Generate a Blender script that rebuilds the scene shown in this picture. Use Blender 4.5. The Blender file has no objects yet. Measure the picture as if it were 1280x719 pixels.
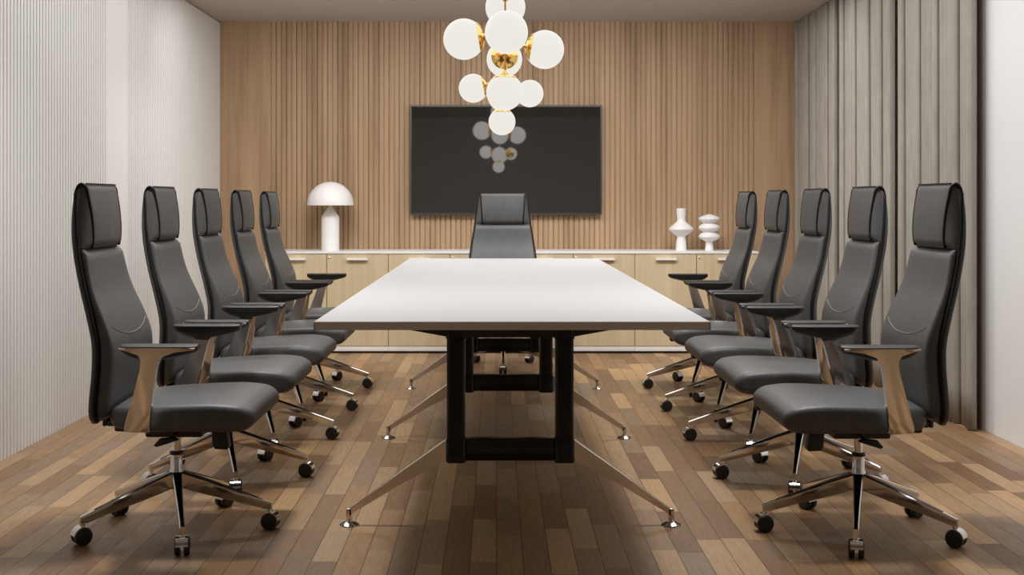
import bpy, bmesh, math, random
from mathutils import Vector, Matrix
PI = math.pi
random.seed(7)
C = bpy.context.scene.collection
scn = bpy.context.scene

# ------------------------------------------------------------------ helpers
def lin(r, g, b):
    f = lambda c: (c/255/12.92) if c/255 <= .04045 else ((c/255+.055)/1.055)**2.4
    return (f(r), f(g), f(b), 1)

def interp(tab, t):
    """smooth (Catmull-Rom style) lookup in a table of (t, v)"""
    if t <= tab[0][0]: return tab[0][1]
    if t >= tab[-1][0]: return tab[-1][1]
    for i in range(len(tab)-1):
        t0, v0 = tab[i]; t1, v1 = tab[i+1]
        if t0 <= t <= t1:
            h = t1-t0; u = (t-t0)/h
            m0 = (v1-tab[i-1][1])/(t1-tab[i-1][0]) if i > 0 else (v1-v0)/h
            m1 = (tab[i+2][1]-v0)/(tab[i+2][0]-t0) if i+2 < len(tab) else (v1-v0)/h
            u2, u3 = u*u, u*u*u
            return (2*u3-3*u2+1)*v0+(u3-2*u2+u)*h*m0+(-2*u3+3*u2)*v1+(u3-u2)*h*m1

def box(bm, x0, x1, y0, y1, z0, z1, bev=0, seg=2):
    vs = [bm.verts.new(p) for p in ((x0,y0,z0),(x1,y0,z0),(x1,y1,z0),(x0,y1,z0),(x0,y0,z1),(x1,y0,z1),(x1,y1,z1),(x0,y1,z1))]
    fs = [bm.faces.new([vs[i] for i in q]) for q in ((3,2,1,0),(4,5,6,7),(0,1,5,4),(1,2,6,5),(2,3,7,6),(3,0,4,7))]
    if bev:
        es = list({e for f in fs for e in f.edges})
        bmesh.ops.bevel(bm, geom=es, offset=bev, segments=seg, affect='EDGES', profile=.5)

def prism(bm, pts, lo, hi, fn, bev=0, seg=2):
    """polygon pts (a,b) extruded from lo to hi; fn(a,b,c)->(x,y,z)"""
    A = [bm.verts.new(fn(a, b, lo)) for a, b in pts]
    B = [bm.verts.new(fn(a, b, hi)) for a, b in pts]
    n = len(pts)
    f1 = bm.faces.new(A[::-1]); f2 = bm.faces.new(B)
    fs = [bm.faces.new((A[i], A[(i+1) % n], B[(i+1) % n], B[i])) for i in range(n)]
    if bev:
        es = list(set(f1.edges) | set(f2.edges))
        bmesh.ops.bevel(bm, geom=es, offset=bev, segments=seg, affect='EDGES', profile=.5)

def loft(bm, loops, cap0=True, cap1=True, closed=True):
    rows = [[bm.verts.new(p) for p in L] for L in loops]
    n = len(rows[0])
    for a, b in zip(rows, rows[1:]):
        for i in range(n if closed else n-1):
            j = (i+1) % n
            bm.faces.new((a[i], a[j], b[j], b[i]))
    if cap0: bm.faces.new(rows[0][::-1])
    if cap1: bm.faces.new(rows[-1])

def lathe(bm, prof, cx=0, cy=0, cz=0, n=32, axis=None):
    """prof: (radius, height) list, revolved about +z (or about `axis`) at the point"""
    M = Matrix.Translation((cx, cy, cz))
    if axis is not None:
        M = M @ Vector((0, 0, 1)).rotation_difference(Vector(axis).normalized()).to_matrix().to_4x4()
    rows = []
    for r, h in prof:
        if r < 1e-6: rows.append([bm.verts.new(M @ Vector((0, 0, h)))])
        else: rows.append([bm.verts.new(M @ Vector((r*math.cos(2*PI*k/n), r*math.sin(2*PI*k/n), h))) for k in range(n)])
    for a, b in zip(rows, rows[1:]):
        for i in range(n):
            j = (i+1) % n
            if len(a) == 1 and len(b) > 1: bm.faces.new((a[0], b[j], b[i]))
            elif len(b) == 1 and len(a) > 1: bm.faces.new((a[i], a[j], b[0]))
            elif len(a) > 1: bm.faces.new((a[i], a[j], b[j], b[i]))
    if len(rows[0]) > 1: bm.faces.new(rows[0][::-1])
    if len(rows[-1]) > 1: bm.faces.new(rows[-1])

def tube(bm, pts, r, n=10):
    pts = [Vector(p) for p in pts]
    loops = []; up = None
    for i, p in enumerate(pts):
        d = (pts[min(i+1, len(pts)-1)]-pts[max(i-1, 0)]).normalized()
        if up is None:
            up = d.orthogonal().normalized()
        up = (up-d*up.dot(d)).normalized(); s = d.cross(up)
        rr = r[i] if isinstance(r, (list, tuple)) else r
        loops.append([p+(up*math.cos(2*PI*k/n)+s*math.sin(2*PI*k/n))*rr for k in range(n)])
    loft(bm, loops)

def rrect(a0, a1, b0, b1, r, k=4, m=6):
    """closed loop round a rectangle with rounded corners; m extra points on every straight side"""
    r = min(r, (a1-a0)/2*.98, (b1-b0)/2*.98)
    cs = [(a1-r, b1-r, 0), (a0+r, b1-r, PI/2), (a0+r, b0+r, PI), (a1-r, b0+r, 3*PI/2)]
    out = []
    for q in range(4):
        cx, cy, t0 = cs[q]
        arc = [(cx+r*math.cos(t0+PI/2*i/k), cy+r*math.sin(t0+PI/2*i/k)) for i in range(k+1)]
        out += arc
        nx = cs[(q+1) % 4]
        e = (nx[0]+r*math.cos(nx[2]), nx[1]+r*math.sin(nx[2]))
        s = arc[-1]
        for i in range(1, m): out.append((s[0]+(e[0]-s[0])*i/m, s[1]+(e[1]-s[1])*i/m))
    return out

def obj(name, bm, mat, parent=None, sharp=35, loc=None):
    bmesh.ops.recalc_face_normals(bm, faces=bm.faces)
    me = bpy.data.meshes.new(name); bm.to_mesh(me); bm.free()
    me.polygons.foreach_set('use_smooth', [True]*len(me.polygons))
    me.set_sharp_from_angle(angle=math.radians(sharp))
    for m in (mat if isinstance(mat, (list, tuple)) else [mat]): me.materials.append(m)
    o = bpy.data.objects.new(name, me); C.objects.link(o)
    if parent is not None: o.parent = parent
    if loc: o.location = loc
    return o

def tag(o, label, cat, group=None):
    o['label'] = label; o['category'] = cat
    if group: o['group'] = group
    return o

def thing(name, label, cat, loc=(0, 0, 0), rotz=0, group=None):
    o = bpy.data.objects.new(name, None); C.objects.link(o)
    o.empty_display_size = .1
    o.location = loc; o.rotation_euler = (0, 0, rotz)
    return tag(o, label, cat, group)

def struct(name, bm, mat, sharp=35, parent=None):
    o = obj(name, bm, mat, parent, sharp)
    if parent is None: o['kind'] = 'structure'
    return o

def dup(root, loc, rotz, label):
    r = root.copy(); C.objects.link(r)
    r.location = loc; r.rotation_euler = (0, 0, rotz); r['label'] = label
    for ch in list(root.children):
        c = ch.copy(); C.objects.link(c); c.parent = r
        for g in list(ch.children):
            d = g.copy(); C.objects.link(d); d.parent = c
    return r

B = bmesh.new

# ------------------------------------------------------------------ materials
def mat(name, col, rough=.5, metal=0, spec=.5, coat=0):
    m = bpy.data.materials.new(name); m.use_nodes = True
    b = m.node_tree.nodes['Principled BSDF']
    b.inputs['Base Color'].default_value = col
    b.inputs['Roughness'].default_value = rough
    b.inputs['Metallic'].default_value = metal
    b.inputs['Specular IOR Level'].default_value = spec
    b.inputs['Coat Weight'].default_value = coat
    return m

class NT:
    def __init__(s, m): s.t = m.node_tree; s.bsdf = s.t.nodes['Principled BSDF']
    def n(s, typ, **kw):
        x = s.t.nodes.new(typ)
        for k, v in kw.items():
            if k.startswith('i_'): x.inputs[k[2:].replace('_', ' ')].default_value = v
            else: setattr(x, k, v)
        return x
    def l(s, a, b): s.t.links.new(a, b)
    def math(s, op, a, b=None):
        x = s.t.nodes.new('ShaderNodeMath'); x.operation = op
        for i, v in enumerate((a, b)):
            if v is None: continue
            if isinstance(v, (int, float)): x.inputs[i].default_value = v
            else: s.l(v, x.inputs[i])
        return x.outputs[0]
    def coords(s, scale=(1, 1, 1), out='Object'):
        tc = s.n('ShaderNodeTexCoord'); mp = s.n('ShaderNodeMapping'); mp.inputs['Scale'].default_value = scale
        s.l(tc.outputs[out], mp.inputs['Vector']); return mp.outputs[0]
    def noise(s, vec, scale, detail=4, rough=.55):
        x = s.n('ShaderNodeTexNoise', i_Scale=scale, i_Detail=detail, i_Roughness=rough)
        s.l(vec, x.inputs['Vector']); return x.outputs['Fac']
    def ramp(s, fac, stops):
        x = s.n('ShaderNodeValToRGB'); cr = x.color_ramp
        while len(cr.elements) < len(stops): cr.elements.new(.5)
        for e, (p, c) in zip(cr.elements, stops): e.position = p; e.color = c
        s.l(fac, x.inputs[0]); return x.outputs[0]
    def mix(s, fac, a, b, mode='MIX'):
        x = s.n('ShaderNodeMix', data_type='RGBA', blend_type=mode)
        for sock, v in ((x.inputs[0], fac), (x.inputs[6], a), (x.inputs[7], b)):
            if isinstance(v, (int, float, tuple)): sock.default_value = v
            else: s.l(v, sock)
        return x.outputs[2]
    def bump(s, h, strength, dist=.002):
        x = s.n('ShaderNodeBump', i_Strength=strength, i_Distance=dist)
        s.l(h, x.inputs['Height']); s.l(x.outputs[0], s.bsdf.inputs['Normal'])

M = {}
M['white_wall'] = mat('white_wall', lin(234, 233, 232), .6, spec=.3)
M['ribbed'] = mat('ribbed_panel', lin(228, 226, 223), .55, spec=.3)
M['rib_shade_back'] = mat('rib_shade_backing', lin(174, 169, 164), .8, spec=.2)  # darker than the ribs: groove shade put into the colour for contrast
M['ceiling'] = mat('ceiling_paint', lin(200, 194, 187), .8, spec=.1)
M['near_wall'] = mat('dark_near_wall', lin(70, 64, 58), .7, spec=.2)
M['jamb'] = mat('jamb_paint', lin(150, 142, 134), .6, spec=.3)
M['white_lacquer'] = mat('white_lacquer', lin(236, 234, 232), .35)
M['tabletop'] = mat('white_table_laminate', lin(185, 185, 186), .42, spec=.35)
M['edge_band'] = mat('grey_edge_band', lin(208, 200, 195), .5, spec=.3)
M['black'] = mat('black_satin', (.005, .005, .005, 1), .2, spec=.4)
M['black_plastic'] = mat('black_plastic', (.012, .012, .012, 1), .42)
M['chrome'] = mat('polished_chrome', (.80, .78, .76, 1), .12, 1)
M['aluminium'] = mat('polished_aluminium', (.72, .68, .63, 1), .22, 1)
M['brass'] = mat('polished_brass', (.78, .50, .16, 1), .16, 1)
M['ceramic'] = mat('matte_white_ceramic', lin(238, 236, 235), .55, spec=.35)
M['lamp_white'] = mat('white_lamp_lacquer', lin(240, 238, 236), .4, spec=.4)
M['lock'] = mat('lock_metal', (.75, .62, .45, 1), .3, 1)
M['piping'] = mat('black_piping', (.004, .004, .004, 1), .45, spec=.3)
M['stitch'] = mat('grey_stitching', lin(125, 122, 118), .6)
M['tv_bezel'] = mat('tv_bezel_metal', (.09, .088, .085, 1), .35, .6)
M['tv_screen'] = mat('tv_screen', (.014, .013, .012, 1), .03)
M['tv_screen'].node_tree.nodes['Principled BSDF'].inputs['IOR'].default_value = 3.4

# globes: opal glass that gives off a flat warm white
g = bpy.data.materials.new('opal_globe'); g.use_nodes = True
gb = g.node_tree.nodes['Principled BSDF']
gb.inputs['Base Color'].default_value = (.02, .02, .02, 1); gb.inputs['Roughness'].default_value = .5
gb.inputs['Specular IOR Level'].default_value = .1
gb.inputs['Emission Color'].default_value = lin(246, 242, 234); gb.inputs['Emission Strength'].default_value = .75
M['globe'] = g

# leather
m = mat('charcoal_leather', (.07, .068, .067, 1), .46, spec=.5); t = NT(m)
v = t.coords(); n1 = t.noise(v, 260, 3); n2 = t.noise(t.coords((38, 38, 3)), 1.2, 3)
t.bump(t.math('ADD', t.math('MULTIPLY', n1, .25), t.math('MULTIPLY', n2, 1.3)), .22, .004)
t.l(t.ramp(n2, [(.3, (.064, .0625, .0615, 1)), (.7, (.078, .0765, .0755, 1))]), t.bsdf.inputs['Base Color'])
M['leather'] = m
m = mat('dark_leather', (.016, .016, .016, 1), .4, spec=.45); t = NT(m)
t.bump(t.noise(t.coords(), 260, 3), .1, .002)
M['dark_leather'] = m
M['pad'] = mat('armrest_pad_rubber', (.022, .0215, .021, 1), .42)

# warm oak of the back wall
def wood(name, c_dark, c_mid, c_light, scale, axis, rough=.5, spec=.3):
    m = mat(name, c_mid, rough, spec=spec); t = NT(m)
    s = [scale, scale, scale]; s[axis] = scale*.06
    n1 = t.noise(t.coords(tuple(s)), 1.0, 6, .6)
    s2 = [scale*5, scale*5, scale*5]; s2[axis] = scale*.15
    n2 = t.noise(t.coords(tuple(s2)), 1.0, 4, .6)
    f = t.math('ADD', t.math('MULTIPLY', n1, .65), t.math('MULTIPLY', n2, .35))
    t.l(t.ramp(f, [(.33, c_dark), (.5, c_mid), (.68, c_light)]), t.bsdf.inputs['Base Color'])
    t.bump(n2, .08, .001)
    return m
M['oak'] = wood('warm_oak_wall', lin(150, 121, 92), lin(178, 147, 115), lin(191, 160, 128), 9, 2)
M['oak_shade'] = wood('shaded_oak_groove', lin(104, 74, 50), lin(122, 88, 60), lin(134, 98, 68), 9, 2)  # darkened copy of the oak: shade in the slits put into the colour
M['birch'] = wood('pale_birch_front', lin(188, 169, 135), lin(204, 186, 152), lin(214, 197, 164), 7, 2, .45)

# curtain linen
m = mat('taupe_linen', lin(168, 160, 148), .9, spec=.1); t = NT(m)
nn = t.noise(t.coords((9, 9, 3)), 2.0, 3)
t.l(t.ramp(nn, [(.3, lin(156, 150, 141)), (.7, lin(169, 163, 153))]), t.bsdf.inputs['Base Color'])
t.bump(t.noise(t.coords((400, 400, 120)), 1.5, 2), .15, .001)
M['linen'] = m

# plank floor: strips 8.8 cm wide running away from the camera, 52 cm long, staggered at random
m = mat('plank_floor', lin(140, 105, 78), .4, spec=.4); t = NT(m)
PW, PL = .081, .50
tc = t.n('ShaderNodeTexCoord'); sp = t.n('ShaderNodeSeparateXYZ'); t.l(tc.outputs['Object'], sp.inputs[0])
u = t.math('DIVIDE', t.math('ADD', sp.outputs['X'], 20.248), PW); col = t.math('FLOOR', u); fu = t.math('FRACT', u)
w1 = t.n('ShaderNodeTexWhiteNoise', noise_dimensions='1D'); t.l(col, w1.inputs['W'])
vv = t.math('ADD', t.math('DIVIDE', t.math('ADD', sp.outputs['Y'], 20), PL), w1.outputs['Value'])
row = t.math('FLOOR', vv); fv = t.math('FRACT', vv)
cb = t.n('ShaderNodeCombineXYZ'); t.l(col, cb.inputs[0]); t.l(row, cb.inputs[1])
w2 = t.n('ShaderNodeTexWhiteNoise', noise_dimensions='2D'); t.l(cb.outputs[0], w2.inputs['Vector'])
base = t.ramp(w2.outputs['Value'], [(0, lin(124, 91, 61)), (.2, lin(142, 110, 77)), (.4, lin(146, 122, 97)), (.6, lin(160, 122, 81)), (.8, lin(172, 142, 108)), (1, lin(190, 152, 108))])
gc = t.n('ShaderNodeCombineXYZ')
t.l(t.math('ADD', t.math('MULTIPLY', sp.outputs['X'], 55), t.math('MULTIPLY', w2.outputs['Value'], 37)), gc.inputs[0])
t.l(t.math('ADD', t.math('MULTIPLY', sp.outputs['Y'], 5), t.math('MULTIPLY', w2.outputs['Value'], 91)), gc.inputs[1])
gn = t.noise(gc.outputs[0], 1.6, 6, .7)
grain = t.ramp(gn, [(.3, (.84, .84, .85, 1)), (.7, (1.1, 1.09, 1.08, 1))])
cc = t.mix(1.0, base, grain, 'MULTIPLY')
e1 = t.math('LESS_THAN', t.math('ABSOLUTE', t.math('SUBTRACT', fu, .5)), .5-.0013/PW)
e2 = t.math('LESS_THAN', t.math('ABSOLUTE', t.math('SUBTRACT', fv, .5)), .5-.0008/PL)
ins = t.math('MULTIPLY', e1, e2)
cc = t.mix(ins, lin(62, 44, 32), cc)
t.l(cc, t.bsdf.inputs['Base Color'])
t.l(t.ramp(gn, [(.3, (.5, .5, .5, 1)), (.7, (.36, .36, .36, 1))]), t.bsdf.inputs['Roughness'])
t.bump(t.math('ADD', t.math('MULTIPLY', gn, .3), ins), .25, .001)
M['floor'] = m

# window glass
m = bpy.data.materials.new('window_glass'); m.use_nodes = True
nt = m.node_tree; nt.nodes.remove(nt.nodes['Principled BSDF'])
mx = nt.nodes.new('ShaderNodeMixShader'); tr = nt.nodes.new('ShaderNodeBsdfTransparent'); gl = nt.nodes.new('ShaderNodeBsdfGlossy')
gl.inputs['Roughness'].default_value = .02; mx.inputs[0].default_value = .1
nt.links.new(tr.outputs[0], mx.inputs[1]); nt.links.new(gl.outputs[0], mx.inputs[2])
nt.links.new(mx.outputs[0], nt.nodes['Material Output'].inputs['Surface'])
M['glass'] = m

# ------------------------------------------------------------------ camera  (horizon at y=252, vanishing point at x=620 of 1280x719)
F = 1510.0; H = 1.1
cd = bpy.data.cameras.new('camera'); cam = bpy.data.objects.new('camera', cd); C.objects.link(cam)
cam.location = (0, 0, H); cam.rotation_euler = (PI/2, 0, 0)
cd.sensor_width = 36; cd.lens = F/1280*36
cd.shift_x = 20/1280; cd.shift_y = -107.5/1280; cd.clip_start = .05
scn.camera = cam

# ------------------------------------------------------------------ room
XL, XR, YB, YN, ZC = -2.10, 2.35, 9.21, -1.3, 2.47
XRW = 2.40                                     # back of the curtain recess
b = B(); box(b, XL-.2, XRW+.3, YN-.1, YB+.2, -.1, 0); struct('floor', b, M['floor'])
b = B(); box(b, XL-.2, XRW+.3, YN-.1, YB+.2, ZC, ZC+.1); struct('ceiling', b, M['ceiling'])
b = B(); box(b, XL-.2, XRW+.3, YN-.12, YN, 0, ZC); struct('wall_near', b, M['white_wall'])

# left wall: two fields of vertical ribs and a flush smooth panel between them
def ribs(bm, y0, y1, pitch, x0, depth, gap):
    n = round((y1-y0)/pitch); p = (y1-y0)/n
    pts = []
    for i in range(n):
        a = y0+i*p
        prism(bm, [(x0, a+gap), (x0+depth-.002, a+gap), (x0+depth, a+gap+.003), (x0+depth, a+p-.003), (x0+depth-.002, a+p), (x0, a+p)], 0, ZC-.012, lambda q, e, z: (q, e, z))
b = B()
SX = XL-.012
box(b, XL-.15, SX, YN, YB, 0, ZC)
wl = struct('wall_left', b, M['rib_shade_back'])
b = B()
ribs(b, YN, 6.525, .0372, SX, .012, .0140); ribs(b, 6.893, YB, .0350, SX, .012, .0130)
box(b, SX, XL, 6.5255, 6.8925, 0, ZC-.012)
struct('wall_left_ribs', b, M['ribbed'])

# right wall, then the curtain recess with the window
b = B(); box(b, XR, XR+.10, YN, 5.80, 0, ZC); struct('wall_right', b, M['white_wall'])
b = B()
box(b, XRW, XRW+.05, 5.80, YB, 0, .35); box(b, XRW, XRW+.05, 5.80, YB, 2.35, ZC)
for a0, a1 in ((5.80, 6.05), (9.0, YB)): box(b, XRW, XRW+.05, a0, a1, .35, 2.35)
struct('wall_window_side', b, M['white_wall'])
b = B(); box(b, XRW, XRW+.05, 6.90, 8.10, .35, 2.35); struct('trim_2', b, M['white_wall'])
b = B(); box(b, 2.348, XRW, 6.80, 7.25, 0, ZC, .002); struct('trim_3', b, M['white_wall'])
b = B(); box(b, 2.348, XRW, 8.12, 8.55, 0, ZC, .002); struct('trim_4', b, M['white_wall'])
b = B(); box(b, XR-.012, XRW, 5.80, 5.94, 0, ZC, .002); struct('trim_1', b, M['jamb'])
for wi, (WY0, WY1) in enumerate(((6.05, 6.90), (8.10, 9.0))):
    WZ0, WZ1 = .35, 2.35
    b = B()
    for a0, a1 in ((WY0, WY0+.05), (WY1-.05, WY1)): box(b, XRW+.006, XRW+.044, a0, a1, WZ0, WZ1)
    box(b, XRW+.006, XRW+.044, WY0+.05, WY1-.05, WZ0, WZ0+.05); box(b, XRW+.006, XRW+.044, WY0+.05, WY1-.05, WZ1-.05, WZ1)
    wf = struct('window_%d' % (wi+1), b, M['white_lacquer'])
    b = B(); box(b, XRW+.022, XRW+.028, WY0+.05, WY1-.05, WZ0+.05, WZ1-.05); struct('window_pane', b, M['glass'], parent=wf)

# back wall: plain oak at both ends, slats between
b = B(); box(b, XL-.1, XRW+.05, YB, YB+.15, 0, ZC); struct('wall_back', b, M['oak_shade'])
WF = YB-.020                                    # front of the oak lining
S0, S1 = -1.715, 1.965
b = B(); box(b, XL, S0, WF, YB, 0, ZC); struct('wall_back_plain_left', b, M['oak'])
b = B(); box(b, S1, XRW, WF, YB, 0, ZC); struct('wall_back_plain_right', b, M['oak'])
b = B()
x = S0+.010; k = 0
box(b, S0, x+.012, WF+.009, YB, 0, ZC)
P = (S1-S0-.010)/47
for k in range(47):
    box(b, x+.0312, x+P+.004, WF+.010, YB, 0, ZC)
    box(b, x, x+.0290, WF, YB, 0, ZC); box(b, x+.0402, x+.0672, WF, YB, 0, ZC)
    x += P
struct('wall_back_slats', b, M['oak'])

# ------------------------------------------------------------------ curtains
def curtain(y0, y1, label, seed):
    rnd = random.Random(seed)
    n = 4; ks = [0]
    for i in range(n): ks.append(ks[-1]+rnd.uniform(.7, 1.3))
    ks = [y0+(y1-y0)*k/ks[-1] for k in ks]
    dep = [rnd.uniform(.75, 1.1) for _ in ks]
    nr = [rnd.choice((3, 4, 5)) for _ in ks]
    lean = [rnd.uniform(-.012, .012) for _ in ks]
    rows = []
    for j in range(15):
        z = .006+(ZC-.012)*j/14; fz = j/14
        row = []
        for i in range(n):
            for q in range(60):
                u_ = q/60
                big = u_/.86 if u_ < .86 else (1-u_)/.14
                big = big*big*(3-2*big)*.5+big*.5
                yy = ks[i]+(ks[i+1]-ks[i])*u_ - (.016*math.sin((u_-.86)/.14*PI) if u_ > .86 else 0)
                xx = 2.262+.034*dep[i]*big*(1-.2*fz)
                rip = 1-abs(math.sin(PI*nr[i]*(u_/.86)**1.15)) if u_ < .86 else 0
                xx += .026*rip*(.7+.3*fz)
                yy += lean[i]*math.sin(fz*PI*.9)*min(1, i+u_)
                row.append((xx, yy, z))
        row = [(2.300, y0+.006, z), (2.290, y0+.002, z), (2.275, y0, z)]+row
        row.append((2.275, y1, z))
        rows.append(row)
    bm = B(); loft(bm, rows, False, False, closed=False)
    o = obj('curtain', bm, M['linen'], sharp=80)
    md = o.modifiers.new('thickness', 'SOLIDIFY'); md.thickness = .003; md.offset = 0
    tag(o, label, 'curtain', 'taupe curtains along the window wall')
curtain(5.775, 6.82, 'floor length taupe pleated curtain, nearest of three, beside the plain white wall', 3)
curtain(6.96, 7.98, 'middle taupe pleated curtain of the three, between two narrow gaps', 5)
curtain(8.12, 9.17, 'farthest taupe pleated curtain of the three, against the oak wall', 8)

# ------------------------------------------------------------------ sideboard: four cabinets and one continuous top
UX0, UW, SYF, SYB = -1.672, .8925, 8.745, WF-.002
def cabinet(label, x0, first=None):
    if first: return dup(first, (x0, SYF, 0), 0, label)
    r = thing('cabinet', label, 'cabinet', (x0, SYF, 0), 0, 'sideboard cabinets under the white top')
    D = SYB-SYF
    b = B()
    box(b, 0.0005, .016, .018, D, .05, .721); box(b, UW-.016, UW-.0005, .018, D, .05, .721)
    box(b, .016, UW-.016, .018, D, .05, .066); box(b, .016, UW-.016, D-.01, D, .066, .721)
    box(b, .016, UW-.016, .018, D, .705, .721)
    obj('body', b, M['white_lacquer'], r)
    b = B(); box(b, .0005, UW-.0005, .004, D, .016, .05, .001); obj('plinth', b, M['white_lacquer'], r)
    b = B(); box(b, .01, UW-.01, .03, D-.03, 0, .016); obj('toe_base', b, M['black'], r)
    for d in (0, 1):
        a0 = .002+d*UW/2; a1 = a0+UW/2-.004
        b = B(); box(b, a0, a1, 0, .018, .053, .720, .0012, 1); dr = obj('door', b, M['birch'], r)
        b = B(); c_ = (a0+a1)/2
        prism(b, [(0, .690), (-.026, .690), (-.026, .676), (-.022, .676), (-.022, .684), (0, .684)], c_-.075, c_+.075, lambda p, q, s: (s, p, q))
        obj('handle', b, M['white_lacquer'], dr)
        if d == 1:
            b = B(); lathe(b, [(.007, 0), (.007, .004), (.004, .006), (.0, .006)], a0+.018, 0, .693, 14, (0, -1, 0)); obj('lock', b, M['lock'], dr)
    return r
cab = cabinet('pale birch two-door cabinet at the lamp end of the sideboard', UX0)
cabinet('pale birch two-door cabinet next to the lamp end, partly hidden behind the table', UX0+UW, cab)
cabinet('pale birch two-door cabinet behind the end chair, toward the vases', UX0+2*UW, cab)
cabinet('pale birch two-door cabinet standing under the two white vases', UX0+3*UW, cab)
b = B(); box(b, UX0-.003, UX0+4*UW+.003, SYF-.006, SYB, .7215, .738, .0015, 1)
tag(obj('sideboard_top', b, M['white_lacquer']), 'long white worktop lying across the birch cabinets', 'worktop')

# table lamp
r = thing('table_lamp', 'white mushroom table lamp with dome shade standing on the sideboard', 'lamp', (-1.227, 8.95, .738))
b = B(); lathe(b, [(.066, 0), (.066, .246), (.0645, .250), (.014, .325), (.012, .345), (0, .345)], n=48); obj('base', b, M['lamp_white'], r, 50)
b = B()
dome = [(.172*math.cos(a), .337+.172*math.sin(a)) for a in [i*PI/2/20 for i in range(21)]]
dome[-1] = (0, .509)
inner = [(.168*math.cos(a), .338+.168*math.sin(a)) for a in [i*PI/2/20 for i in range(21)]][::-1]
inner[0] = (0, .506)
lathe(b, inner+[(.172, .334)]+dome, n=56); obj('lamp_shade', b, M['lamp_white'], r, 50)

# vases
def smooth_prof(keys, n=6):
    out = []
    hs = [k[0] for k in keys]
    tab = [(i, k[1]) for i, k in enumerate(keys)]; tabh = [(i, k[0]) for i, k in enumerate(keys)]
    for i in range((len(keys)-1)*n+1): out.append((interp(tab, i/n), interp(tabh, i/n)))
    return out
S = 1/168.7
r = B()
pr = [(0, 0), (.0415, 0), (.0410, .004)]+[(.037, .06), (.031, .096), (.030, .104), (.038, .110), (.062, .128), (.084, .146), (.0905, .156), (.0895, .163), (.078, .176), (.052, .196), (.036, .212), (.0305, .224), (.031, .242), (.0345, .262), (.0358, .30), (.0362, .312), (.031, .312), (.029, .25), (.02, .22), (0, .22)]
lathe(r, pr, n=48)
tag(obj('vase', r, M['ceramic'], None, 30, (1.372, 8.95, .738)), 'white ceramic vase with one wide flared middle and a tall neck', 'vase', 'white vases on the sideboard')
r = B()
pr = [(0, 0), (.033, 0), (.0325, .004), (.028, .04), (.026, .062), (.028, .068)]
def lens(z0, z1, R, rn0, rn1):
    out = []
    zc = (z0+z1)/2
    for i in range(17):
        q = -1+2*i/16; q = math.copysign(abs(q)**.9, q)
        rn = rn0 if q < 0 else rn1
        out.append((rn+(R-rn)*(1-abs(q)**1.75), zc+(z1-z0)/2*q))
    return out
pr += lens(.068, .135, .080, .028, .044)+lens(.136, .201, .080, .044, .044)+lens(.202, .268, .080, .044, .010)
pr.append((0, .268))
lathe(r, pr, n=48)
tag(obj('vase', r, M['ceramic'], None, 30, (1.580, 8.95, .738)), 'white ceramic vase of three stacked discs on a short foot', 'vase', 'white vases on the sideboard')

# television
r = thing('television', 'large dark wall-mounted television on the oak slats', 'television', (.076, WF-.001, 1.0))
tw, th = .7245, .83
b = B(); box(b, -tw+.05, tw-.05, -.045, 0, .05, th-.05); obj('body', b, M['black_plastic'], r)
b = B()
for a in ((-tw, tw, 0, .014), (-tw, tw, th-.014, th), (-tw, -tw+.012, .014, th-.014), (tw-.012, tw, .014, th-.014)):
    box(b, a[0], a[1], -.058, -.040, a[2], a[3], .002, 1)
obj('bezel', b, M['tv_bezel'], r)
b = B(); box(b, -tw+.010, tw-.010, -.054, -.045, .012, th-.012); obj('screen', b, M['tv_screen'], r)

# ------------------------------------------------------------------ chandelier
AX, AY = .0423, 5.55
r = thing('chandelier', 'brass chandelier with clustered white glass globes hanging above the table', 'chandelier', (AX, AY, ZC))
def rel(p): return (p[0]-AX, p[1]-AY, p[2]-ZC)
b = B(); lathe(b, [(0, -.025), (.06, -.025), (.066, -.018), (.066, 0), (0, 0)], 0, 0, 0, 32); obj('ceiling_rose', b, M['brass'], r)
b = B(); tube(b, [rel((AX, AY, ZC-.02)), rel((AX, AY, 1.52))], .0045, 12)
obj('stem', b, M['brass'], r)
for z in (1.846, 1.797, 2.035, 1.608):
    b = B(); lathe(b, [(0, -.018), (.011, -.014), (.014, 0), (.011, .014), (0, .018)], *rel((AX, AY, z)), 20); obj('hub', b, M['brass'], r)
def px(x, y, Y): return ((x-620)*Y/F, Y, H+(252-y)*Y/F)
globes = [  # centre, radius px, depth, direction of the cap
    (px(631.7, 9, 5.80), 25, 5.80, (0, -.2, -1)), (px(633, 40.4, 5.30), 27, 5.30, None), (px(579.8, 49, 5.55), 25.7, 5.55, None),
    (px(681, 62, 5.55), 24.2, 5.55, None), (px(630.5, 74.3, 5.78), 22.3, 5.78, None), (px(630.8, 115.3, 5.42), 23, 5.42, (0, .12, 1)),
    (px(628.7, 121, 5.72), 18.5, 5.72, None), (px(591.4, 110.4, 5.55), 18, 5.55, None), (px(662.3, 117, 5.60), 17.1, 5.60, (-.3, .95, 0)),
    (px(627.5, 152.3, 5.55), 16.8, 5.55, (0, 0, 1))]
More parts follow.
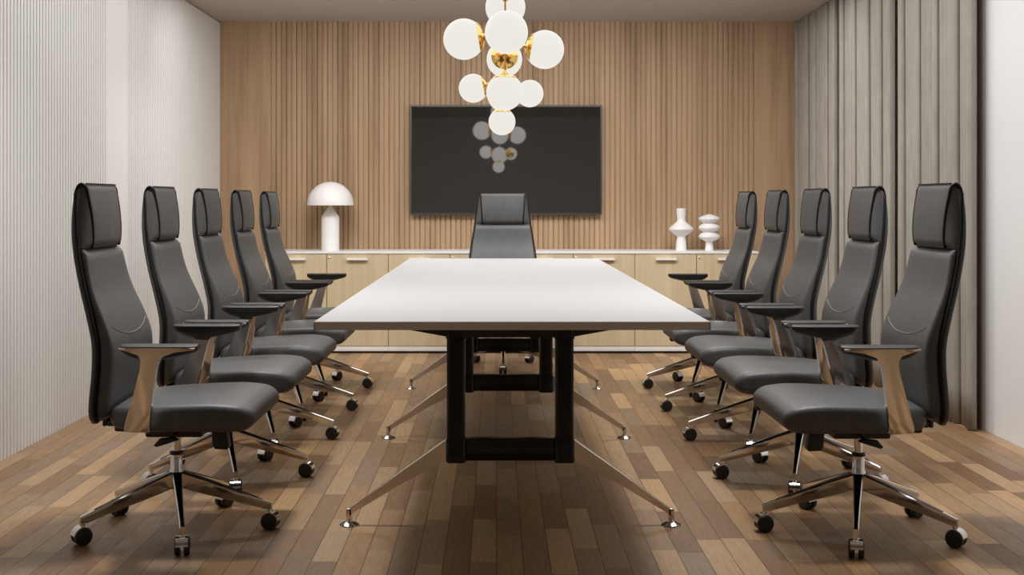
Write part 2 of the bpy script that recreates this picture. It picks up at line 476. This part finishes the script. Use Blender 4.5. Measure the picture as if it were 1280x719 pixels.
for p, rp, Y, d in globes:
    R = rp*Y/F
    if d is None: d = (AX-p[0], AY-p[1], .03)
    d = Vector(d).normalized()
    q = Vector(rel(p))
    b = B(); lathe(b, [(max(0, R*math.sin(PI*i/28)) if 0 < i < 28 else 0, -R*math.cos(PI*i/28)) for i in range(29)], *q, 48)
    go = obj('globe', b, M['globe'], r, 60)
    b = B(); Rc = R*1.025
    outer = [(Rc*math.sin(a), Rc*math.cos(a)) for a in [math.radians(46*(1-i/10)) for i in range(11)]]; outer[-1] = (0, Rc)
    inn = [(R*1.003*math.sin(a), R*1.003*math.cos(a)) for a in [math.radians(46*i/10) for i in range(11)]]; inn[0] = (0, R*1.003)
    lathe(b, inn+outer, *q, 40, d)
    lathe(b, [(0, Rc*.99), (.012, Rc*.99), (.011, Rc+.006), (.006, Rc+.016), (0, Rc+.016)], *q, 20, d)
    obj('cap', b, M['brass'], go, 50)
    b = B(); end = q+d*(Rc+.008)
    hub = Vector((0, 0, min(0, end.z)))
    if (hub-end).length > .012:
        tube(b, [end, hub], .0045, 10); obj('arm', b, M['brass'], r)
    else: b.free()

# ------------------------------------------------------------------ conference table
TX = .048
r = thing('conference_table', 'long white conference table on black posts with splayed polished metal legs', 'table', (TX, 5.606, 0))
HW, HL = .592, 2.004
b = B(); box(b, -HW+.002, HW-.002, -HL+.002, HL-.002, .717, .742, .0015, 1); tt = obj('tabletop', b, M['tabletop'], r)
b = B()
for q in ((-HW, HW, -HL, -HL+.0025), (-HW, HW, HL-.0025, HL), (-HW, -HW+.0025, -HL, HL), (HW-.0025, HW, -HL, HL)):
    box(b, q[0], q[1], q[2], q[3], .7165, .7405)
obj('edge_band', b, M['edge_band'], tt)
b = B()
for s in (-1, 1): box(b, s*.14-.02, s*.14+.02, -1.62, 1.62, .672, .7165, .003)
obj('long_rail', b, M['black'], r)
PX = .1835
for yf in (-1.5, .005, 1.492):
    b = B()
    prism(b, [(-.560, .7165), (-.560, .710), (-.342, .667), (-.20, .641), (.20, .641), (.342, .667), (.560, .710), (.560, .7165)], yf-.032, yf+.032, lambda a, c, s: (a, s, c), .002)
    obj('cross_beam', b, M['black'], r)
    b = B(); box(b, -PX, PX, yf-.018, yf+.018, .222, .297, .003); obj('crossbar', b, M['black'], r)
    for s in (-1, 1):
        b = B()
        oc = lambda R, c, z: [(s*PX+a, yf+e, z) for a, e in rrect(-R, R, -R, R, c, 4, 2)]
        loft(b, [oc(.0312, .014, .29), oc(.0312, .014, .66)])
        po = obj('post', b, M['black'], r, 30)
        for z0, z1 in ((.2165, .298), (.633, .7165)):
            b = B(); loft(b, [oc(.031, .012, z0), oc(.0342, .014, z0+.004), oc(.0342, .014, z1-.004), oc(.0325, .013, z1)])
            obj('collar', b, M['black'], po, 30)
        # blade leg: from the collar out and down, then a short drop to the glide
        b = B()
        def bl(pts): return [(s*a, yf+e, z) for a, e, z in pts]
        secs = []
        for f_, zt, zb, th in ((PX+.030, .2965, .222, .011), (.36, .193, .147, .0095), (.527, .069, .047, .0085), (.545, .0575, .033, .0085)):
            secs.append(bl([(f_, -th, zb), (f_, -th, zt-.003), (f_, -th+.004, zt), (f_, th-.004, zt), (f_, th, zt-.003), (f_, th, zb)]))
        loft(b, secs)
        box(b, s*.547-.0095, s*.547+.0095, yf-.0085, yf+.0085, .016, .0575, .002)
        lg = obj('leg', b, M['aluminium'], r, 30)
        b = B(); lathe(b, [(0, 0), (.0325, 0), (.0335, .003), (.031, .0055), (.012, .014), (.009, .022), (0, .022)], s*.547, yf, 0, 32); obj('glide', b, M['chrome'], lg)

# ------------------------------------------------------------------ chairs (local: front = +x, height = z)
REAR = [(.385, -.226), (.45, -.221), (.50, -.2145), (.57, -.207), (.645, -.208), (.73, -.227), (.80, -.247), (.866, -.265), (.96, -.284), (1.06, -.290), (1.13, -.286), (1.152, -.280)]
FRONT = [(.395, -.178), (.45, -.162), (.52, -.149), (.60, -.142), (.653, -.146), (.718, -.168), (.823, -.213), (.95, -.240)]
WID = [(.385, .208), (.45, .220), (.52, .229), (.60, .232), (.72, .2235), (.80, .212), (.94, .190), (1.0, .183), (1.08, .169), (1.13, .157), (1.155, .147)]
HF = [(.945, -.236), (.97, -.231), (1.01, -.230), (1.06, -.234), (1.10, -.240), (1.12, -.244), (1.14, -.248), (1.152, -.253), (1.160, -.260)]
HPW = [(.945, .134), (1.160, .147)]

def make_chair(label, ms):
    """ms = +1 or -1: which side the levers sit on"""
    r = thing('office_chair', label, 'chair', (0, 0, 0), 0, 'high-back office chairs around the table')
    L, BLK, CH = M['leather'], M['black_plastic'], M['chrome']
    # --- rear shell
    zs = [.385+(1.142-.385)*i/34 for i in range(35)]
    def back_loop(z, x0, x1, hw, rad, crown=0, m=8):
        L_ = []
        for a, e in rrect(x0, x1, -hw, hw, min(rad, (x1-x0)*.45), 3, m):
            k = 1-(e/hw)**2
            L_.append((a+crown*k, e, z))
        return L_
    b = B(); loops = []
    for z in zs:
        hw = interp(WID, z)+.003
        if z < .43: hw -= .035*((.43-z)/.045)**2
        xr = interp(REAR, z); loops.append(back_loop(z, xr-.002, xr+.017, hw, .008, -.010))
    loft(b, loops); sh = obj('back_shell', b, L, r, 45)
    # --- front cushion
    b = B(); loops = []
    zc = [.395+(.945-.395)*i/30 for i in range(31)]
    for z in zc:
        hw = interp(WID, z)-.003
        if z < .44: hw -= .03*((.44-z)/.045)**2
        sq = 0.0
        if z > .925: sq = .012*((z-.925)/.02)**2
        if z < .41: sq = .012*((.41-z)/.015)**2
        xr = interp(REAR, z)+.016; xf = interp(FRONT, z)-sq
        loops.append(back_loop(z, xr, max(xf, xr+.012), hw, .016, .004))
    loft(b, loops); cu = obj('back_cushion', b, L, r, 50)
    # raised panel line across the cushion (stitched seam)
    pts = []
    for i in range(25):
        y = -.185+.37*i/24
        z = .664+.034*abs(y/.185)**2.2
        hw = interp(WID, z)-.003
        pts.append((interp(FRONT, z)+.004*(1-(y/hw)**2)+.0004, y, z))
    b = B(); tube(b, pts, .0013, 6); obj('stitching', b, M['stitch'], cu)
    # --- headrest: narrower face, gusseted sides
    b = B(); loops = []
    nz = 24
    for i in range(nz+1):
        z = .948+(1.160-.948)*math.sin(i/nz*PI/2)**1.0
        xr = interp(REAR, min(z, 1.15))+.015; xf = interp(HF, z); hp = interp(HPW, z); hw = max(interp(WID, z)-.002, hp+.001)
        if i == 0: xf -= .010
        if z > 1.14: xr += .010*((z-1.14)/.02)**2
        xf = max(xf, xr+.006)
        lp = []
        N = 10
        for k in range(N+1):                    # face
            y = -hp+2*hp*k/N; c_ = .006*(1-(y/hp)**2)
            lp.append((xf+c_, y, z))
        for k in range(1, 5):                   # gusset
            u_ = k/5; lp.append((xf+(xr-xf)*u_+.004*math.sin(PI*u_), hp+(hw-hp)*math.sin(u_*PI/2), z))
        for k in range(N+1):
            y = hw-2*hw*k/N; lp.append((xr-.008*(1-(y/hw)**2), y, z))
        for k in range(4, 0, -1):
            u_ = k/5; lp.append((xf+(xr-xf)*u_+.004*math.sin(PI*u_), -(hp+(hw-hp)*math.sin(u_*PI/2)), z))
        loops.append(lp)
    loft(b, loops)
    for s in (-1, 1):                           # rounded ends of the top roll
        xa, xb = interp(HF, 1.125)-.004, -.284
        el = [((xa+xb)/2+((xa-xb)/2+.001)*math.cos(PI*i/14), 1.125+.030*math.sin(PI*i/14)) for i in range(15)]+[(xb+.004, 1.09), (xa, 1.09)]
        prism(b, el, s*.118, s*.1495, lambda p, q, d: (p, d, q))
    hr = obj('headrest', b, L, r, 40)
    for s in (-1, 1):
        pts = []
        for i in range(20):
            z = .95+(1.125-.95)*i/19; pts.append((interp(HF, z)-.004, s*(interp(HPW, z)+.0035), z))
        xa, xb = interp(HF, 1.125)-.004, -.284
        for i in range(1, 12):                  # over the top
            t_ = PI*i/12
            pts.append(((xa+xb)/2+(xa-xb)/2*math.cos(t_), s*(.1495+.004*i/12), 1.125+.031*math.sin(t_)))
        for i in range(0, 44):
            z = 1.125-(1.125-.40)*i/43
            hw = interp(WID, z)+.001
            if z < .43: hw -= .035*((.43-z)/.045)**2
            k = max(0, (z-.98)/.145)
            pts.append(((interp(REAR, z)+.0165)*(1-k)+(-.284)*k, s*hw, z))
        b = B(); tube(b, pts, .0058, 8); obj('piping', b, M['piping'], r, 60)
    # seam of the head rest's top wrap at the back
    b = B()
    wr = []
    for z in (1.138, 1.11, 1.06):
        xr = interp(REAR, z)-.002
        wr.append([(xr-.010*(1-(y/.15)**2)-.004, y, z) for y in [-.15+.3*k/10 for k in range(11)]]+[(xr-.010*(1-(y/.15)**2)+.004, y, z) for y in [.15-.3*k/10 for k in range(11)]])
    loft(b, wr); obj('headrest_flap', b, M['dark_leather'], hr, 40)
    # --- seat
    b = B(); loops = []
    X0, X1 = -.165, .305
    for i in range(41):
        u_ = i/40; x = X0+(X1-X0)*(1-math.cos(u_*PI))/2
        zt = interp([(-.165, .440), (-.08, .447), (.05, .454), (.18, .458), (.25, .452), (.305, .440)], x)
        zb = interp([(-.165, .377), (0, .371), (.15, .369), (.25, .370), (.305, .373)], x)
        hw = interp([(-.165, .205), (-.08, .238), (.05, .25), (.2, .251), (.27, .249), (.305, .246)], x)
        # rounded ends
        d1 = X1-x
        if d1 < .055:
            k = 1-max(0, 1-((.055-d1)/.055)**2.3)**(1/2.3); mid = .410
            zt = zt+(mid-zt)*k*.86; zb = zb+(mid-zb)*k*.86; hw -= .030*k
        d0 = x-X0
        if d0 < .03:
            k = 1-math.sqrt(max(0, 1-((.03-d0)/.03)**2)); mid = .41
            zt = zt+(mid-zt)*k*.9; zb = zb+(mid-zb)*k*.9; hw -= .03*k
        lp = []
        for e, z in rrect(-hw, hw, zb, zt, min(.022, (zt-zb)*.48), 5, 6):
            cr = .008*(1-(e/hw)**2) if z > (zb+zt)/2 else 0
            lp.append((x, e, z+cr))
        loops.append(lp)
    loft(b, loops); se = obj('seat', b, L, r, 60)
    # --- mechanism
    b = B(); box(b, -.17, .14, -.13, .13, .350, .378, .008); box(b, -.09, .10, -.06, .06, .318, .352, .008)
    # bracket that carries the back
    box(b, -.222, -.13, -.045, .045, .352, .372, .006); box(b, -.236, -.222, -.045, .045, .352, .47, .005)
    me_ = obj('mechanism', b, BLK, r)
    b = B(); prism(b, [(.145, .352), (.148, .305), (.156, .292), (.196, .290), (.202, .300), (.194, .352)], -.022, .022, lambda a, c, s: (a, s-.10*ms, c), .005)
    box(b, .10, .17, -.10*ms-.012, -.10*ms+.012, .345, .362, .003); obj('tension_knob', b, BLK, me_)
    b = B()
    tube(b, [(.02, -.05*ms, .335), (.02, -.16*ms, .330)], .005, 8)
    prism(b, [(-.01, .336), (.035, .340), (.05, .332), (.02, .322), (-.02, .310), (-.028, .316)], -.014, .014, lambda a, c, s: (a, s-.165*ms, c), .004)
    obj('height_lever', b, BLK, me_)
    # --- column and five-star base
    b = B(); lathe(b, [(0, .24), (.014, .24), (.014, .33), (0, .33)], n=24); co = obj('gas_column', b, CH, r)
    b = B(); lathe(b, [(0, .252), (.0225, .252), (.0225, .262), (.016, .264), (0, .264)], n=28); obj('collar', b, BLK, co)
    b = B(); lathe(b, [(0, .135), (.018, .135), (.0235, .14), (.0235, .20), (.020, .206), (.0198, .252), (0, .252)], n=32); obj('hub', b, CH, r)
    RC = .3124
    swivel = [math.radians(a) for a in (8, 150, 60, 200, 180-72*0)]
    for k in range(5):
        a = k*2*PI/5
        R = Matrix.Rotation(a, 4, 'Z')
        b = B(); secs = []
        for f_, zt, zb, th in ((.014, .196, .142, .017), (.10, .168, .118, .0135), (.20, .132, .094, .0105), (.29, .100, .070, .009), (.306, .094, .066, .009), (RC+.009, .089, .066, .009)):
            secs.append([R @ Vector(p) for p in ((f_, -th*.75, zb), (f_, -th, zb+.006), (f_, -th, zt-.004), (f_, -th+.003, zt), (f_, th-.003, zt), (f_, th, zt-.004), (f_, th, zb+.006), (f_, th*.75, zb))])
        loft(b, secs)
        lathe(b, [(0, .058), (.0085, .058), (.0085, .075), (0, .075)], *(R @ Vector((RC, 0, 0)))[:2], 0, 20)
        leg = obj('leg', b, CH, r, 30)
        b = B(); secs = []
        for f_, zt, th in ((.022, .1938, .0115), (.10, .168, .0095), (.20, .132, .0068), (.275, .1055, .005)):
            secs.append([R @ Vector(p) for p in ((f_, -th, zt-.002), (f_, -th, zt+.0012), (f_, th, zt+.0012), (f_, th, zt-.002))])
        loft(b, secs); obj('inlay', b, M['black'], leg, 30)
        # caster
        cp = R @ Vector((RC, 0, 0)); sw = CAST[k] if ms > 0 else CASTM[k]
        W = Matrix.Translation(cp) @ Matrix.Rotation(sw, 4, 'Z')
        b = B()
        for s in (-1, 1):
            pr = [(0, s*.006), (.0275, s*.006), (.0285, s*.008), (.0285, s*.019), (.026, s*.0225), (.015, s*.0235), (0, s*.0235)]
            lathe(b, pr, *(W @ Vector((-.003, 0, .0285))), 28, (W.to_3x3() @ Vector((0, 1, 0))))
        wh = obj('caster', b, BLK, r, 30)
        b = B(); pts = []
        A0, A1 = math.radians(38), math.radians(172)
        out = [(-.003+.0315*math.cos(A0+(A1-A0)*i/14), .0285+.0315*math.sin(A0+(A1-A0)*i/14)) for i in range(15)]
        inn = [(-.003+.0290*math.cos(A1-(A1-A0)*i/14), .0285+.0290*math.sin(A1-(A1-A0)*i/14)) for i in range(15)]
        prism(b, out+inn, -.019, .019, lambda p, q, s: W @ Vector((p, s, q)))
        lathe(b, [(0, .02), (.0075, .02), (.0075, .060), (0, .060)], *cp[:2], 0, 16)
        prism(b, [(-.02, .02), (.008, .02), (.008, .05), (-.02, .055)], -.0055, .0055, lambda p, q, s: W @ Vector((p, s, q)))
        obj('hood', b, CH, wh, 30)
    # --- arms
    T = [(-.086, .644), (-.050, .639), (-.026, .630), (-.016, .612), (-.024, .580), (-.060, .472), (-.088, .396), (-.091, .384), (-.086, .378),
         (-.018, .375), (-.011, .380), (-.010, .400), (.006, .480), (.028, .590), (.036, .612), (.050, .626), (.085, .636), (.146, .644), (.148, .650), (-.088, .650)]
    for s in (-1, 1):
        b = B()
        def fn(a, c, d):
            u_ = min(1, max(0, (c-.375)/.25)); u_ = u_**.85
            return (a, s*(.262+(.336-.262)*u_+d), c)
        # densified outline so that the lean can curve
        P = []
        for i in range(len(T)):
            p, q = T[i], T[(i+1) % len(T)]; n_ = max(1, int(math.dist(p, q)/.025))
            P += [(p[0]+(q[0]-p[0])*j/n_, p[1]+(q[1]-p[1])*j/n_) for j in range(n_)]
        prism(b, P, -.006, .016, fn, .003)
        arm = obj('armrest', b, CH, r, 40)
        b = B(); loops = []
        for i in range(21):
            u_ = i/20; x = -.088+.238*u_
            wd = .041*(1-.45*abs(2*u_-1)**8)
            dp = interp([(0, .015), (.05, .023), (.18, .036), (.38, .045), (.62, .038), (.85, .026), (.96, .018), (1, .011)], u_)
            lp = []
            for k in range(9):
                y = -wd+2*wd*k/8; lp.append((x, s*.308+y, .657-.004*abs(y/wd)**3))
            for k in range(1, 12):
                t_ = PI*k/12; lp.append((x, s*.308+wd*math.cos(t_), .650-dp*math.sin(t_)**.8))
            loops.append(lp)
        loft(b, loops); obj('pad', b, M['pad'], arm, 45)
    return r

CAST = [math.radians(a) for a in (172, 60, 145, 40, 100)]
CASTM = [math.radians(a) for a in (187, 258, 318, 210, 300)]
rows = ['nearest the camera', 'second from the camera', 'third and middle', 'fourth from the camera', 'farthest from the camera']
ch = None
for i, w in enumerate(rows):
    p = (-1.073, 4.058+.7695*i, 0); lab = 'black leather high-back office chair by the ribbed wall, %s in its row' % w
    if ch is None: ch = make_chair(lab, 1); ch.location = p
    else: dup(ch, p, 0, lab)
ch2 = None
for i, w in enumerate(rows):
    p = (1.209, 4.03+.7695*i, 0); lab = 'black leather high-back office chair by the curtains, %s in its row' % w
    if ch2 is None: ch2 = make_chair(lab, -1); ch2.location = p; ch2.rotation_euler = (0, 0, PI)
    else: dup(ch2, p, PI, lab)
dup(ch, (.046, 7.99, 0), -PI/2, 'black leather high-back office chair at the head of the table, below the television')

# ------------------------------------------------------------------ light
def area(name, loc, rot, sx, sy, power, col=(1, .95, .88), spread=180):
    d = bpy.data.lights.new(name, 'AREA'); d.shape = 'RECTANGLE'; d.size = sx; d.size_y = sy; d.energy = power; d.color = col
    d.spread = math.radians(spread)
    o = bpy.data.objects.new(name, d); C.objects.link(o); o.location = loc; o.rotation_euler = rot
    return o
for x_, y_, p_ in ((-1.08, 4.3, 100), (-1.08, 7.1, 60), (1.02, 4.3, 88), (1.02, 7.1, 80)):
    d = bpy.data.lights.new('ceiling_downlight', 'SPOT'); d.energy = p_; d.color = (1, 1, 1)
    d.spot_size = math.radians(136); d.spot_blend = .9; d.shadow_soft_size = .13
    o = bpy.data.objects.new('ceiling_downlight', d); C.objects.link(o); o.location = (x_, y_, ZC-.03)
area('added_ceiling_fill', (.10, 6.1, ZC-.015), (0, 0, 0), 4.0, 4.0, 64, (1, 1, 1))  # soft overhead fill, added to even out the walls; no such panel in the room
def aimed_fill(name, loc, direction, length, power, along_y, spread=110):  # added fill strip aimed at a wall, not a fitted luminaire
    o = area(name, loc, (0, 0, 0), .10, length, power, (1, 1, 1), spread)
    z = -Vector(direction).normalized(); y = Vector((0, 1, 0)) if along_y else Vector((1, 0, 0)); x = y.cross(z)
    o.rotation_euler = Matrix((x, y, z)).transposed().to_euler()
aimed_fill('added_wall_fill', (-.75, 5.3, ZC-.08), (-.78, 0, -.62), 4.9, 2, True, 130)  # added to lift the left wall slightly
aimed_fill('added_wall_fill', (.85, 5.3, ZC-.08), (.78, 0, -.62), 4.9, 8, True, 130)  # added to brighten the right wall
aimed_fill('added_wall_fill', (.10, 7.2, ZC-.08), (0, .76, -.65), 3.6, 15, False, 130)  # added to brighten the back wall

w = bpy.data.worlds.new('world'); scn.world = w; w.use_nodes = True
w.node_tree.nodes['Background'].inputs[0].default_value = (.80, .81, .82, 1)
w.node_tree.nodes['Background'].inputs[1].default_value = .6

scn.view_settings.view_transform = 'Standard'; scn.view_settings.look = 'None'
scn.view_settings.gamma = 1; scn.view_settings.use_curve_mapping = False; scn.view_settings.exposure = .27
scn.cycles.use_denoising = True; scn.cycles.max_bounces = 10; scn.cycles.diffuse_bounces = 5; scn.cycles.glossy_bounces = 5
scn.cycles.sample_clamp_indirect = 6
